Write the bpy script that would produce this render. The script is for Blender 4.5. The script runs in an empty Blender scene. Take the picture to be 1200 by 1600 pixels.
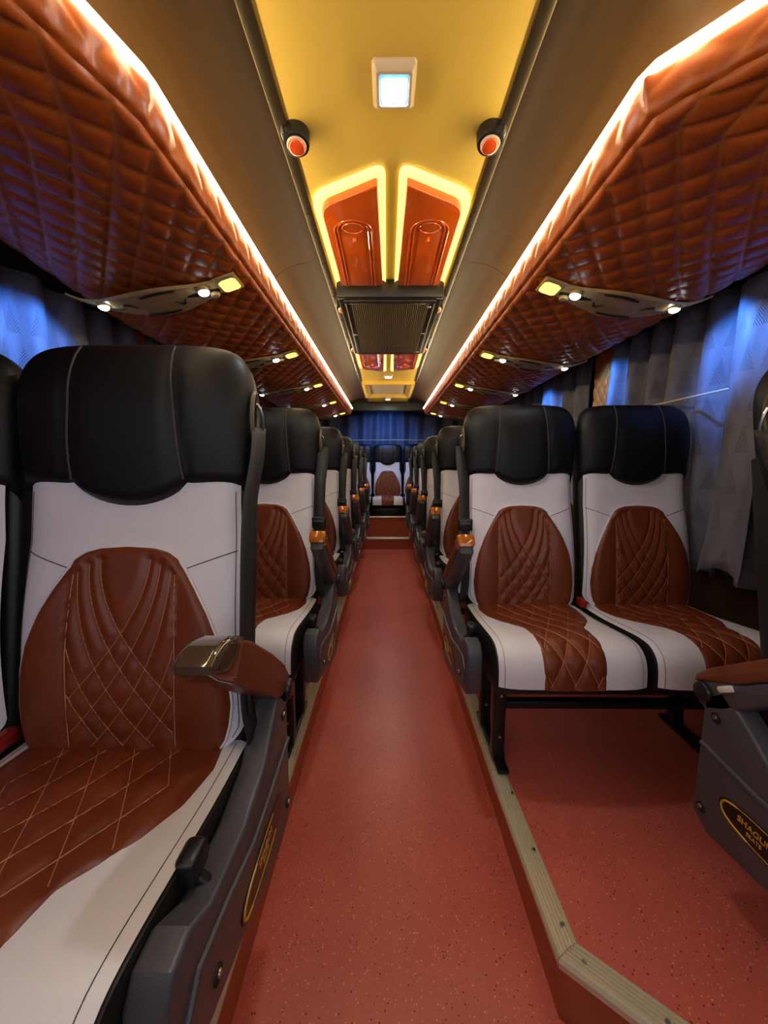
import bpy, bmesh, math, random
import numpy as np
from mathutils import Vector, Matrix
random.seed(7); RNG = np.random.default_rng(7)
S = bpy.context.scene
COL = S.collection
R = math.radians
CAM_Z = 1.18                       # eye height above the aisle floor

# ------------------------------------------------------------------ camera
cam_d = bpy.data.cameras.new('camera'); cam = bpy.data.objects.new('camera', cam_d); COL.objects.link(cam)
cam_d.sensor_fit = 'VERTICAL'; cam_d.sensor_height = 36.0; cam_d.sensor_width = 27.0
cam_d.lens = 578 / 1600 * 36; cam_d.clip_start = 0.02
cam.location = (-0.016, 0, CAM_Z); cam.rotation_euler = (R(90 - 7.39), 0, R(0.4))
S.camera = cam

# ------------------------------------------------------------------ world, exposure
W = bpy.data.worlds.new('world'); S.world = W; W.use_nodes = True
W.node_tree.nodes['Background'].inputs[0].default_value = (0.55, 0.60, 0.80, 1)
W.node_tree.nodes['Background'].inputs[1].default_value = 0.1
S.view_settings.view_transform = 'Standard'; S.view_settings.look = 'None'
S.view_settings.gamma = 1; S.view_settings.use_curve_mapping = False
S.view_settings.exposure = 0.48
STRIP_E = 30.0                     # LED strips
WINDSCREEN_W = 5.0                 # soft light through the windscreen, behind the camera
READ_W, CURTAIN_W, DOME_W = 0.6, 10.0, 2.0

def lamp(name, kind, loc, watts, color, size=0.03, rot=(0, 0, 0), **kw):
    d = bpy.data.lights.new(name, kind); d.energy = watts; d.color = color
    if kind == 'AREA': d.shape = 'RECTANGLE'; d.size = size[0]; d.size_y = size[1]
    else: d.shadow_soft_size = size
    for k, v in kw.items(): setattr(d, k, v)
    o = bpy.data.objects.new(name, d); COL.objects.link(o); o.location = loc; o.rotation_euler = rot
    return o
lamp('windscreen_daylight', 'AREA', (0, -0.75, 1.45), WINDSCREEN_W, (0.93, 0.93, 1.0), size=(2.1, 0.9), rot=(R(90), 0, 0))

# ------------------------------------------------------------------ materials
def rgb(r, g, b):
    f = lambda c: (c / 255 / 12.92) if c / 255 <= .04045 else ((c / 255 + .055) / 1.055) ** 2.4
    return (f(r), f(g), f(b), 1)
class NT:
    def __init__(s, name):
        s.m = bpy.data.materials.new(name); s.m.use_nodes = True; s.t = s.m.node_tree; s.b = s.t.nodes['Principled BSDF']
    def n(s, kind, **kw):
        x = s.t.nodes.new(kind)
        for k, v in kw.items():
            if k in ('operation', 'data_type', 'blend_type', 'attribute_name', 'feature', 'noise_dimensions', 'uv_map', 'clamp'): setattr(x, k, v)
            else: x.inputs[k].default_value = v
        return x
    def l(s, a, b): s.t.links.new(a, b)
    def math(s, op, a, b=None):
        x = s.t.nodes.new('ShaderNodeMath'); x.operation = op
        for i, v in enumerate((a, b)):
            if v is None: continue
            if hasattr(v, 'links'): s.l(v, x.inputs[i])
            else: x.inputs[i].default_value = v
        return x.outputs[0]
    def mix(s, fac, a, b):
        x = s.t.nodes.new('ShaderNodeMix'); x.data_type = 'RGBA'
        for i, v in ((0, fac), (6, a), (7, b)):
            if hasattr(v, 'links'): s.l(v, x.inputs[i])
            else: x.inputs[i].default_value = v
        return x.outputs[2]
    def ramp(s, val, stops):
        x = s.t.nodes.new('ShaderNodeValToRGB')
        while len(x.color_ramp.elements) < len(stops): x.color_ramp.elements.new(.5)
        for e, (p, c) in zip(x.color_ramp.elements, stops): e.position = p; e.color = c
        s.l(val, x.inputs[0]); return x.outputs[0]
    def bump(s, h, strength=.2, dist=.002):
        x = s.t.nodes.new('ShaderNodeBump'); x.inputs['Strength'].default_value = strength; x.inputs['Distance'].default_value = dist
        s.l(h, x.inputs['Height']); s.l(x.outputs[0], s.b.inputs['Normal'])
def plain(name, col, rough=.5, metal=0, noise=0, nscale=20, bump=0, bscale=400, coat=0, spec=.5):
    t = NT(name); b = t.b
    b.inputs['Base Color'].default_value = col; b.inputs['Roughness'].default_value = rough; b.inputs['Metallic'].default_value = metal
    b.inputs['Coat Weight'].default_value = coat; b.inputs['Specular IOR Level'].default_value = spec
    tc = t.n('ShaderNodeTexCoord')
    if noise:
        n = t.n('ShaderNodeTexNoise', Scale=nscale, Detail=4.0); t.l(tc.outputs['Object'], n.inputs['Vector'])
        dark = tuple(c * (1 - noise) for c in col[:3]) + (1,); lite = tuple(min(1, c * (1 + noise)) for c in col[:3]) + (1,)
        t.l(t.ramp(n.outputs['Fac'], [(.3, dark), (.7, lite)]), b.inputs['Base Color'])
    if bump:
        v = t.n('ShaderNodeTexVoronoi', Scale=bscale); t.l(tc.outputs['Object'], v.inputs['Vector'])
        t.bump(v.outputs['Distance'], bump, .001)
    return t.m
def emit(name, col, e):
    t = NT(name); t.b.inputs['Base Color'].default_value = col; t.b.inputs['Emission Color'].default_value = col
    t.b.inputs['Emission Strength'].default_value = e; t.b.inputs['Roughness'].default_value = .4
    return t.m
M = {}
M['brown'] = plain('brown_leather', rgb(116, 50, 20), .42, noise=.16, nscale=9, bump=.12, bscale=420)
M['white'] = plain('white_leather', rgb(226, 222, 233), .45, noise=.04, nscale=6, bump=.10, bscale=420)
M['black'] = plain('black_leather', rgb(14, 14, 18), .46, noise=.10, nscale=10, bump=.14, bscale=420, spec=.32)
M['black_side'] = plain('black_side_leather', rgb(20, 19, 22), .5, bump=.1)
M['thread'] = plain('tan_thread', rgb(182, 122, 90), .7)
M['dark_thread'] = plain('dark_thread', rgb(70, 62, 66), .7)
M['grey_plastic'] = plain('grey_plastic', rgb(72, 71, 78), .38, bump=.12, bscale=600)
M['dark_plastic'] = plain('dark_plastic', rgb(26, 26, 30), .35)
M['black_steel'] = plain('black_steel', rgb(20, 20, 23), .35, .2)
M['steel'] = plain('bright_steel', rgb(190, 185, 175), .28, 1)
M['belt'] = plain('belt_webbing', rgb(38, 38, 42), .6, bump=.3, bscale=700)
M['amber'] = plain('amber_lacquer', rgb(190, 102, 30), .12, noise=.3, nscale=30, coat=1)
M['pad'] = plain('brown_pad', rgb(112, 58, 32), .38, noise=.15, nscale=25)
M['dark_lacquer'] = plain('dark_lacquer', rgb(74, 58, 46), .10, coat=1)
M['gold'] = plain('gold_print', rgb(214, 158, 52), .35)
M['label_black'] = plain('label_black', rgb(14, 14, 15), .3)
M['paper'] = plain('white_tape', rgb(215, 205, 200), .7)
M['red'] = plain('red_buckle', rgb(150, 24, 18), .4)
M['aluminium'] = plain('nosing_aluminium', rgb(216, 204, 178), .34, .35, noise=.05, nscale=8)
M['ceiling'] = plain('cream_ceiling', rgb(234, 200, 92), .33, noise=.03, nscale=3)
M['frame_metal'] = plain('dark_frame_metal', rgb(92, 80, 58), .3, .8)
M['dark_end'] = plain('dark_panel', rgb(36, 30, 24), .5)
M['red_gloss'] = plain('orange_red_gloss', rgb(222, 96, 18), .14, noise=.12, nscale=8, coat=.6)
M['grille'] = plain('black_grille', rgb(34, 30, 24), .38)
M['slat'] = plain('grille_slat', rgb(160, 140, 100), .38)
M['bezel'] = plain('ivory_bezel', rgb(215, 195, 160), .35)
M['bronze'] = plain('bronze_plastic', rgb(205, 176, 122), .34, .0, noise=.08, nscale=20)
M['slot_rim'] = plain('belt_slot_rim', rgb(92, 84, 66), .4)
M['slot'] = plain('slot_dark', rgb(24, 20, 16), .6)
M['lens_orange'] = plain('orange_lens', rgb(232, 84, 30), .12, coat=1)
M['wall'] = plain('dark_brown_wall', rgb(52, 34, 24), .5, noise=.15, nscale=12)
M['sill'] = plain('sill_trim', rgb(62, 44, 32), .45)
M['glass'] = plain('night_glass', rgb(6, 8, 14), .08)
M['cord'] = plain('pale_cord', rgb(205, 196, 176), .5)
M['riser'] = plain('riser_vinyl', rgb(168, 76, 46), .42, noise=.08, nscale=14)
M['strip'] = emit('led_strip', (1.0, .79, .45, 1), STRIP_E)
M['rim'] = emit('pod_rim_glow', (1.0, .83, .26, 1), .95)
M['cool'] = emit('cool_lamp', (.80, .92, 1.0, 1), 9.0)
M['dome'] = emit('dome_lamp', (.86, .94, 1.0, 1), 14.0)
M['blue_glow'] = emit('blue_lens_tray', (.16, .42, 1.0, 1), .9)
M['yellow'] = emit('yellow_lamp', (1.0, .66, .10, 1), 2.2)

def mat_floor():
    t = NT('speckled_vinyl'); b = t.b; b.inputs['Roughness'].default_value = .36
    tc = t.n('ShaderNodeTexCoord')
    n = t.n('ShaderNodeTexNoise', Scale=3.0, Detail=5.0); t.l(tc.outputs['Object'], n.inputs['Vector'])
    base = t.ramp(n.outputs['Fac'], [(.3, rgb(190, 88, 76)), (.7, rgb(206, 100, 86))])
    def specks(scale, thr, seed):
        mp = t.n('ShaderNodeMapping'); mp.inputs['Location'].default_value = (seed, seed * 2, seed * 3); t.l(tc.outputs['Object'], mp.inputs['Vector'])
        v = t.n('ShaderNodeTexVoronoi', Scale=scale, Randomness=1.0); t.l(mp.outputs[0], v.inputs['Vector'])
        w = t.n('ShaderNodeSeparateColor'); t.l(v.outputs['Color'], w.inputs[0])
        near = t.math('LESS_THAN', v.outputs['Distance'], t.math('MULTIPLY', w.outputs[1], .36))
        return t.math('MULTIPLY', near, t.math('GREATER_THAN', w.outputs[0], thr))
    c = t.mix(specks(170, .58, 1.3), base, rgb(222, 150, 118))
    c = t.mix(specks(170, .80, 4.1), c, rgb(84, 28, 22))
    c = t.mix(specks(290, .55, 7.7), c, rgb(205, 120, 96))
    t.l(c, b.inputs['Base Color'])
    n2 = t.n('ShaderNodeTexNoise', Scale=60.0, Detail=3.0); t.l(tc.outputs['Object'], n2.inputs['Vector'])
    t.bump(n2.outputs['Fac'], .15, .002); return t.m
M['floor'] = mat_floor()

def mat_wood():
    t = NT('dark_wood_veneer'); b = t.b; b.inputs['Roughness'].default_value = .34; b.inputs['Specular IOR Level'].default_value = .2
    tc = t.n('ShaderNodeTexCoord'); mp = t.n('ShaderNodeMapping'); mp.inputs['Scale'].default_value = (14, 1.1, 14)
    t.l(tc.outputs['Object'], mp.inputs['Vector'])
    n = t.n('ShaderNodeTexNoise', Scale=2.2, Detail=8.0, Roughness=.6); t.l(mp.outputs[0], n.inputs['Vector'])
    t.l(t.ramp(n.outputs['Fac'], [(.2, rgb(42, 26, 6)), (.8, rgb(58, 37, 9))]), b.inputs['Base Color'])
    return t.m
M['wood'] = mat_wood()

def mat_quilt():
    t = NT('quilted_orange_leather'); b = t.b; b.inputs['Roughness'].default_value = .40
    at = t.n('ShaderNodeAttribute', attribute_name='groove')
    tc = t.n('ShaderNodeTexCoord'); n = t.n('ShaderNodeTexNoise', Scale=7.0, Detail=3.0); t.l(tc.outputs['Object'], n.inputs['Vector'])
    base = t.ramp(n.outputs['Fac'], [(.3, rgb(164, 74, 14)), (.7, rgb(188, 90, 20))])
    t.l(t.mix(t.math('MULTIPLY', at.outputs['Fac'], .75), base, rgb(226, 146, 78)), b.inputs['Base Color'])
    v = t.n('ShaderNodeTexVoronoi', Scale=420.0); t.l(tc.outputs['Object'], v.inputs['Vector']); t.bump(v.outputs['Distance'], .1, .001)
    return t.m
M['quilt'] = mat_quilt()

def mat_curtain(name, c0, c1, dots=True):
    t = NT(name); b = t.b; b.inputs['Roughness'].default_value = .62; b.inputs['Sheen Weight'].default_value = .15
    uv = t.n('ShaderNodeUVMap', uv_map='cloth'); sp = t.n('ShaderNodeSeparateXYZ'); t.l(uv.outputs[0], sp.inputs[0])
    u, v = sp.outputs[0], sp.outputs[1]
    tc = t.n('ShaderNodeTexCoord'); n = t.n('ShaderNodeTexNoise', Scale=5.0, Detail=4.0); t.l(tc.outputs['Object'], n.inputs['Vector'])
    base = t.ramp(n.outputs['Fac'], [(.3, c0), (.7, c1)])
    if dots:
        s = t.math('MULTIPLY', t.math('SINE', t.math('MULTIPLY', t.math('ADD', u, t.math('MULTIPLY', v, .0)), 600)), t.math('SINE', t.math('MULTIPLY', t.math('SUBTRACT', v, t.math('MULTIPLY', u, .0)), 560)))
        g = t.math('FRACT', t.math('DIVIDE', v, .135)); row = t.math('FLOOR', t.math('DIVIDE', v, .135))
        f = t.math('FRACT', t.math('ADD', t.math('DIVIDE', u, .10), t.math('MULTIPLY', row, .37)))
        tri = t.math('LESS_THAN', t.math('ABSOLUTE', t.math('SUBTRACT', f, .5)), t.math('MULTIPLY', t.math('SUBTRACT', .72, g), .52))
        d = t.math('MULTIPLY', t.math('GREATER_THAN', s, .25), tri)
        t.l(t.mix(t.math('MULTIPLY', d, .75), base, tuple(c * .30 for c in c0[:3]) + (1,)), b.inputs['Base Color'])
        t.bump(t.math('MULTIPLY', s, tri), .35, .002)
    else: t.l(base, b.inputs['Base Color'])
    return t.m
M['curtain'] = mat_curtain('grey_embossed_curtain', rgb(92, 92, 106), rgb(118, 118, 132))
M['rear_curtain'] = mat_curtain('dark_blue_curtain', rgb(62, 70, 98), rgb(84, 92, 122), False)

# ------------------------------------------------------------------ mesh helpers
class MB:
    def __init__(s): s.v = []; s.f = []; s.n = 0
    def add(s, V, F):
        V = np.asarray(V, float).reshape(-1, 3); s.v.append(V); s.f += [tuple(int(i) + s.n for i in f) for f in F]; s.n += len(V); return s
    def grid(s, P, cu=False, cv=False, flip=False):
        n, m, _ = P.shape; F = []
        for i in range(n if cu else n - 1):
            for j in range(m if cv else m - 1):
                a, b, c, d = i * m + j, ((i + 1) % n) * m + j, ((i + 1) % n) * m + (j + 1) % m, i * m + (j + 1) % m
                F.append((a, d, c, b) if flip else (a, b, c, d))
        return s.add(P, F)
    def box(s, c, d, rot=None, bev=0.0, seg=2):
        bm = bmesh.new(); bmesh.ops.create_cube(bm, size=1); bmesh.ops.scale(bm, vec=d, verts=bm.verts)
        if bev: bmesh.ops.bevel(bm, geom=bm.edges[:], offset=min(bev, min(d) * .45), segments=seg, profile=.5, affect='EDGES')
        m = Matrix.Translation(c) @ (rot.to_4x4() if rot is not None else Matrix.Identity(4)); bmesh.ops.transform(bm, matrix=m, verts=bm.verts)
        return s.bm(bm)
    def bm(s, bm):
        bm.verts.index_update(); s.add([v.co[:] for v in bm.verts], [[v.index for v in f.verts] for f in bm.faces]); bm.free(); return s
    def cyl(s, a, b, r, r2=None, seg=20, bev=0.0):
        a, b = Vector(a), Vector(b); d = b - a
        bm = bmesh.new(); bmesh.ops.create_cone(bm, cap_ends=True, segments=seg, radius1=r, radius2=r if r2 is None else r2, depth=d.length)
        if bev:
            es = [e for e in bm.edges if any(len(f.verts) > 4 for f in e.link_faces)]
            bmesh.ops.bevel(bm, geom=es, offset=bev, segments=2, profile=.5, affect='EDGES')
        bmesh.ops.transform(bm, matrix=Matrix.Translation((a + b) / 2) @ d.to_track_quat('Z', 'Y').to_matrix().to_4x4(), verts=bm.verts)
        return s.bm(bm)
    def dome(s, c, nrm, r, h, seg=16, rings=6):
        q = Vector(nrm).to_track_quat('Z', 'Y').to_matrix(); P = []
        for i in range(rings + 1):
            a = math.pi / 2 * i / rings
            P.append([Vector(c) + q @ Vector((r * math.cos(a) * math.cos(2 * math.pi * j / seg), r * math.cos(a) * math.sin(2 * math.pi * j / seg), h * math.sin(a))) for j in range(seg)])
        return s.grid(np.array([[list(p) for p in row] for row in P]), cv=True, flip=True)
    def tube(s, pts, r, seg=8, cap=True):
        pts = [Vector(p) for p in pts]; rings = []; up = None
        for i, p in enumerate(pts):
            t = (pts[min(i + 1, len(pts) - 1)] - pts[max(i - 1, 0)]).normalized()
            if up is None: up = t.orthogonal().normalized()
            up = (up - t * up.dot(t)).normalized(); w = t.cross(up); rr = r[i] if hasattr(r, '__len__') else r
            rings.append([list(p + up * rr * math.cos(2 * math.pi * k / seg) + w * rr * math.sin(2 * math.pi * k / seg)) for k in range(seg)])
        n0 = s.n; s.grid(np.array(rings), cv=True)
        if cap: s.f += [tuple(n0 + k for k in range(seg)), tuple(n0 + (len(pts) - 1) * seg + k for k in reversed(range(seg)))]
        return s
    def extrude(s, poly, axis, a, b, bev=0.0, seg=2):
        """poly: 2D outline; axis 'x': (y,z) outline from x=a..b; 'z': (x,y); 'y': (x,z)"""
        bm = bmesh.new()
        mk = {'x': lambda p, t: (t, p[0], p[1]), 'y': lambda p, t: (p[0], t, p[1]), 'z': lambda p, t: (p[0], p[1], t)}[axis]
        lo = [bm.verts.new(mk(p, a)) for p in poly]; hi = [bm.verts.new(mk(p, b)) for p in poly]; n = len(poly)
        bm.faces.new(lo); bm.faces.new(list(reversed(hi)))
        for i in range(n): bm.faces.new((lo[i], hi[i], hi[(i + 1) % n], lo[(i + 1) % n]))
        bmesh.ops.recalc_face_normals(bm, faces=bm.faces)
        if bev:
            es = [e for e in bm.edges if any(len(f.verts) == n for f in e.link_faces) and not all(len(f.verts) == n for f in e.link_faces)] if n > 4 else bm.edges[:]
            bmesh.ops.bevel(bm, geom=es, offset=bev, segments=seg, profile=.5, affect='EDGES', clamp_overlap=True)
        return s.bm(bm)
    def ribbon(s, P, N, w=.0022, h=.0012):
        P = np.asarray(P, float); N = np.asarray(N, float)
        T = np.gradient(P, axis=0); B = np.cross(T, N); B /= np.linalg.norm(B, axis=1)[:, None] + 1e-9
        G = np.stack([P - B * w / 2 - N * .0004, P + N * h, P + B * w / 2 - N * .0004], 1)
        return s.grid(G)
    def build(s, name, mat, parent=None, smooth=True, angle=35):
        me = bpy.data.meshes.new(name); V = np.concatenate(s.v) if s.v else np.zeros((0, 3)); me.from_pydata(V.tolist(), [], s.f)
        me.materials.append(M[mat] if isinstance(mat, str) else mat)
        if smooth:
            me.polygons.foreach_set('use_smooth', [True] * len(me.polygons))
            if angle: 
                try: me.set_sharp_from_angle(angle=R(angle))
                except Exception: pass
        me.update(); o = bpy.data.objects.new(name, me); COL.objects.link(o)
        if parent: o.parent = parent
        return o
def tag(o, label, cat, group=None):
    o['label'] = label; o['category'] = cat
    if group: o['group'] = group
    return o
def empty(name, loc, label=None, cat=None, group=None):
    o = bpy.data.objects.new(name, None); COL.objects.link(o); o.location = loc; o.empty_display_size = .05
    if label: tag(o, label, cat, group)
    return o
def struct(o): o['kind'] = 'structure'; return o
KIDS = {}
def copy_tree(o, parent=None):
    c = o.copy(); COL.objects.link(c)
    if parent: c.parent = parent
    for ch in o.children: copy_tree(ch, c)
    return c
def catmull(pts, n):
    pts = np.array(pts, float); P = np.vstack([2 * pts[0] - pts[1], pts, 2 * pts[-1] - pts[-2]]); out = []
    for i in range(1, len(P) - 2):
        for t in np.linspace(0, 1, 12, endpoint=False):
            a, b, c, d = P[i - 1], P[i], P[i + 1], P[i + 2]
            out.append(.5 * (2 * b + (c - a) * t + (2 * a - 5 * b + 4 * c - d) * t * t + (3 * b - a - 3 * c + d) * t ** 3))
    out.append(pts[-1]); out = np.array(out)
    L = np.r_[0, np.cumsum(np.linalg.norm(np.diff(out, axis=0), axis=1))]
    q = np.linspace(0, L[-1], n); return np.stack([np.interp(q, L, out[:, k]) for k in range(out.shape[1])], 1), L[-1]
ss = lambda a, b, x: (lambda t: t * t * (3 - 2 * t))(np.clip((x - a) / (b - a), 0, 1))

# ------------------------------------------------------------------ dimensions
PLAT = 0.16; CEIL = CAM_Z + .85; AX = .345; WX = 1.315; YEND = 6.05
ROW = .80; YR = 1.41; YL = 1.47           # backrest base of the first full row right; left rows sit 6 cm further back

# ------------------------------------------------------------------ floor, platforms, steps
fl = struct(MB().box((0, 2.5, -.03), (2.6, 6.8, .06)).build('floor', 'floor', smooth=False))
def platform(name, poly):
    return struct(MB().extrude(poly, 'z', 0.0, PLAT - .004, bev=.0).build(name, 'riser', smooth=False))
pl_poly = [(-AX, -.7), (-AX, 5.06), (-WX, 5.06), (-WX, -.7)]
K0 = (AX + .01, .651); K1 = (.483 + .016 + .5, .651 - .098 / .128 * (.483 + .016 + .5 - AX - .01))
pr_poly = [(AX, 5.06), K0, K1, (WX, K1[1] - .02), (WX, 5.06)]
def inset(p, d): return p
floor_left = platform('floor_platform_left', pl_poly)
floor_right = platform('floor_platform_right', pr_poly)
def sheet(name, poly, z, parent):
    return MB().extrude(poly, 'z', z - .0035, z, 0).build(name, 'floor', parent, smooth=False)
sheet('vinyl_sheet', [(x if x < -1 else x - .002, y) for x, y in pl_poly], PLAT, floor_left)
sheet('vinyl_sheet', [(x, y) for x, y in pr_poly], PLAT, floor_right)
# rear step block
rear = struct(MB().box((0, 5.56, .08 - .002), (2 * WX, 1.0, PLAT - .004)).box((0, 5.68, .2175), (2 * WX, .94, .425)).build('floor_rear_step', 'riser', smooth=False))
MB().box((0, 5.68, .4325), (2 * WX, .94, .005)).build('vinyl_sheet', 'riser', rear, smooth=False)

def nosing(pts, z, wid, parent_label, screws, inner_sign, name='step_nosing', lip=.022):
    """ribbed aluminium edge profile swept along pts (plan); inner_sign: +1 when the tread lies to the right of travel"""
    root = empty(name, (pts[0][0], pts[0][1], z), parent_label, 'step nosing')
    prof = [(-.012, -lip), (-.015, -.004), (-.010, .004)]
    nr = 5
    for i in range(nr):
        a = -.006 + (wid + .002) * i / nr; b = -.006 + (wid + .002) * (i + 1) / nr; w = b - a
        prof += [(a + w * .06, .0030), (a + w * .20, .0070), (a + w * .66, .0070), (a + w * .80, .0030), (a + w * .98, .0026)]
    prof += [(wid, .002), (wid, 0.0)]
    P = np.array([Vector(p) for p in pts], float)[:, :2]
    for k in range(len(P) - 1):
        a, b = P[k], P[k + 1]; t = (b - a) / np.linalg.norm(b - a); nrm = np.array([t[1], -t[0]]) * inner_sign
        def miter(i):
            if i <= 0 or i >= len(P) - 1: return 0.0
            t0 = (P[i] - P[i - 1]) / np.linalg.norm(P[i] - P[i - 1]); t1 = (P[i + 1] - P[i]) / np.linalg.norm(P[i + 1] - P[i])
            ang = math.atan2(t0[0] * t1[1] - t0[1] * t1[0], float(t0 @ t1)); return math.tan(ang / 2)
        ma, mb_ = miter(k), miter(k + 1); rows = []
        for end, m_, sg in ((a + t * .0006, ma, 1), (b - t * .0006, mb_, -1)):
            rows.append([[end[0] + nrm[0] * o + t[0] * m_ * o * sg * -inner_sign, end[1] + nrm[1] * o + t[1] * m_ * o * sg * -inner_sign, z + h] for o, h in prof])
        g = np.array(rows) - np.array(root.location)
        MB().grid(g).build('ribbed_profile', 'aluminium', root, angle=25)
    for (x, y) in screws:
        MB().cyl((x - root.location.x, y - root.location.y, .003), (x - root.location.x, y - root.location.y, .0078), .0058, .0045, 12).build('screw', 'steel', root)
    return root
nosing([(AX, 5.06), (AX, 1.12), K0, K1], PLAT, .038, 'ribbed aluminium step nosing along the right edge of the aisle, bending towards the camera', [(AX + .03, y) for y in (1.03, .86, .70)] + [(AX + .045, .637), (.50, .575 - .02)], -1)
nosing([(-AX, -.3), (-AX, 5.06)], PLAT, .038, 'ribbed aluminium step nosing along the left edge of the aisle', [(-AX - .028, y) for y in (1.2, 1.5, 2.0)], -1)
nosing([(-AX, 5.06), (AX, 5.06)], PLAT, .05, 'aluminium nosing on the first step before the rear bench', [], -1)
nosing([(-AX, 5.21), (AX, 5.21)], .435, .03, 'thin metal nosing on the upper step below the rear bench', [], -1, lip=.012)
d = Vector((.128, -.098)).normalized(); nn = Vector((-d.y, d.x)) * -1
st = Vector((.362, .648))
nosing([st + nn * .045, st + nn * .045 + d * .6], .004, .034, 'short pale nosing at aisle level beside the front step corner', [tuple(st + nn * .03 + d * .03)], -1, lip=.004)

# ------------------------------------------------------------------ walls
def wall(side, name):
    s = 1 if side == 'right' else -1
    m = MB().box((s * (WX + .03), 2.6, .40), (.06, 6.9, .80)).box((s * (WX + .03), 2.6, 1.95), (.06, 6.9, .34))
    o = struct(m.build(name, 'wall', smooth=False))
    MB().box((s * (WX - .002), 2.6, .775), (.040, 6.8, .05), bev=.01).build('window_sill', 'sill', o)
    MB().box((s * (WX - .012), 2.6, .215), (.024, 6.8, .07), bev=.008).build('skirting_rail', 'sill', o)
    return o
wr = wall('right', 'wall_right'); wl = wall('left', 'wall_left')
back = struct(MB().box((0, YEND + .08, 1.0), (2.7, .06, 2.1)).build('wall_rear', 'wall', smooth=False))
PILR = [.55, 2.255, 3.90, 5.5]; PILL = [.30, 2.0, 3.95, 5.5]

def quilt_h(p, q, c, puff, gd=.35):
    a = (p + q) / c; b = (p - q) / c
    fa = np.abs(a - np.round(a)); fb = np.abs(b - np.round(b)); d = np.minimum(fa, fb) * 2     # 0 on the seam .. 1 in the middle
    u = np.clip(2 * fa, 0, 1); w = np.clip(2 * fb, 0, 1); h = puff * ((1 - (1 - u) ** 3.4) * (1 - (1 - w) ** 3.4)) ** .8
    g = np.clip(1 - d / .15, 0, 1); return h, g
def set_groove(o, g):
    at = o.data.attributes.new('groove', 'FLOAT', 'POINT'); at.data.foreach_set('value', np.asarray(g, np.float32).ravel())
def quilt_flat(name, x, y0, y1, z0, z1, s, parent):
    ny, nz = int((y1 - y0) / .006), int((z1 - z0) / .006); Y, Z = np.meshgrid(np.linspace(y0, y1, ny), np.linspace(z0, z1, nz), indexing='ij')
    h, g = quilt_h(Y, Z * .75, .062, .006); e = np.minimum(np.minimum(Y - y0, y1 - Y), .012) / .012; h = h * e + .012 * np.sqrt(np.clip(e, 0, 1)) 
    h = np.where(e <= 0, -.045, h); P = np.stack([s * (x - h), Y, Z], -1); o = MB().grid(P, flip=(s < 0)).build(name, 'quilt', parent, angle=0); set_groove(o, g); return o
n_win = 0
for s, PL, w in ((1, PILR, wr), (-1, PILL, wl)):
    for y in PL:
        MB().box((s * (WX + .03), y, 1.29), (.06, .23, .98)).build('window_pillar', 'wall', w, smooth=False)
        quilt_flat('quilted_pillar_pad', WX - .045, y - .112, y + .112, .80, 1.88, s, w)
    edges = [-.8] + [v for y in PL for v in (y - .115, y + .115)] + [6.05]
    for a, b in zip(edges[::2], edges[1::2]):
        n_win += 1
        f = MB()
        for (c, dd) in (((s * (WX + .028), (a + b) / 2, .815), (.03, b - a, .03)), ((s * (WX + .028), (a + b) / 2, 1.765), (.03, b - a, .03)), ((s * (WX + .028), a + .015, 1.29), (.03, .03, .95)), ((s * (WX + .028), b - .015, 1.29), (.03, .03, .95))):
            f.box(c, dd)
        fo = struct(f.build('window_%d' % n_win, 'dark_plastic', smooth=False))
        MB().box((s * (WX + .04), (a + b) / 2, 1.29), (.008, b - a - .04, .94)).build('pane', 'glass', fo, smooth=False)

# ------------------------------------------------------------------ ceiling
ce = struct(MB().box((0, 2.25, CEIL + .02), (.58, 6.0, .04)).build('ceiling', 'ceiling', smooth=False))
struct(MB().box((0, 5.66, CEIL + .02), (2.6, .82, .04)).box((0, 5.30, CEIL - .06), (2.5, .08, .12), bev=.01).build('ceiling_rear', 'dark_end', smooth=False))
struct(MB().box((0, 2.2, CEIL + .07), (2.7, 6.9, .04)).build('ceiling_roof', 'dark_end', smooth=False))
for s, nm in ((-1, 'trim_1'), (1, 'trim_2')):
    tr = MB().box((s * .282, 2.25, CEIL - .002), (.030, 6.0, .008), bev=.002).build(nm, 'frame_metal'); struct(tr)
    for y in np.arange(.45, 5.0, .31): MB().cyl((s * .283, y, CEIL - .006), (s * .283, y, CEIL - .009), .006, .005, 10).build('rivet', 'slot', tr)
# wood veneer cove, panel by panel
prof = [(.292, CEIL - .002), (.36, CEIL - .004), (.43, CEIL - .022), (.492, CEIL - .062), (.525, CEIL - .115), (.530, CEIL - .165)]
pc, _ = catmull(prof, 22)
def flare(y, s): return np.where(y < .78, (.78 - np.maximum(y, .42)) * (.95 if s > 0 else .32), 0.0)
for s, nm in ((-1, 'trim_3'), (1, 'trim_4')):
    cr = struct(MB().box((s * .60, 2.25, CEIL + .03), (.62, 6.0, .02)).build(nm, 'dark_end', smooth=False))
    ed = [-.7, .62, 1.69, 2.70, 3.78, 5.0]
    for a, b in zip(ed[:-1], ed[1:]):
        ys = np.linspace(a + .0015, b - .0015, 14); P = np.zeros((len(ys), len(pc), 3))
        for i, y in enumerate(ys):
            k = np.linspace(0, 1, len(pc)) ** 1.5; P[i, :, 0] = s * (pc[:, 0] + k * flare(y, s)); P[i, :, 1] = y; P[i, :, 2] = pc[:, 1]
        o = MB().grid(P, flip=(s > 0)).build('wood_panel', 'wood', cr)

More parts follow.
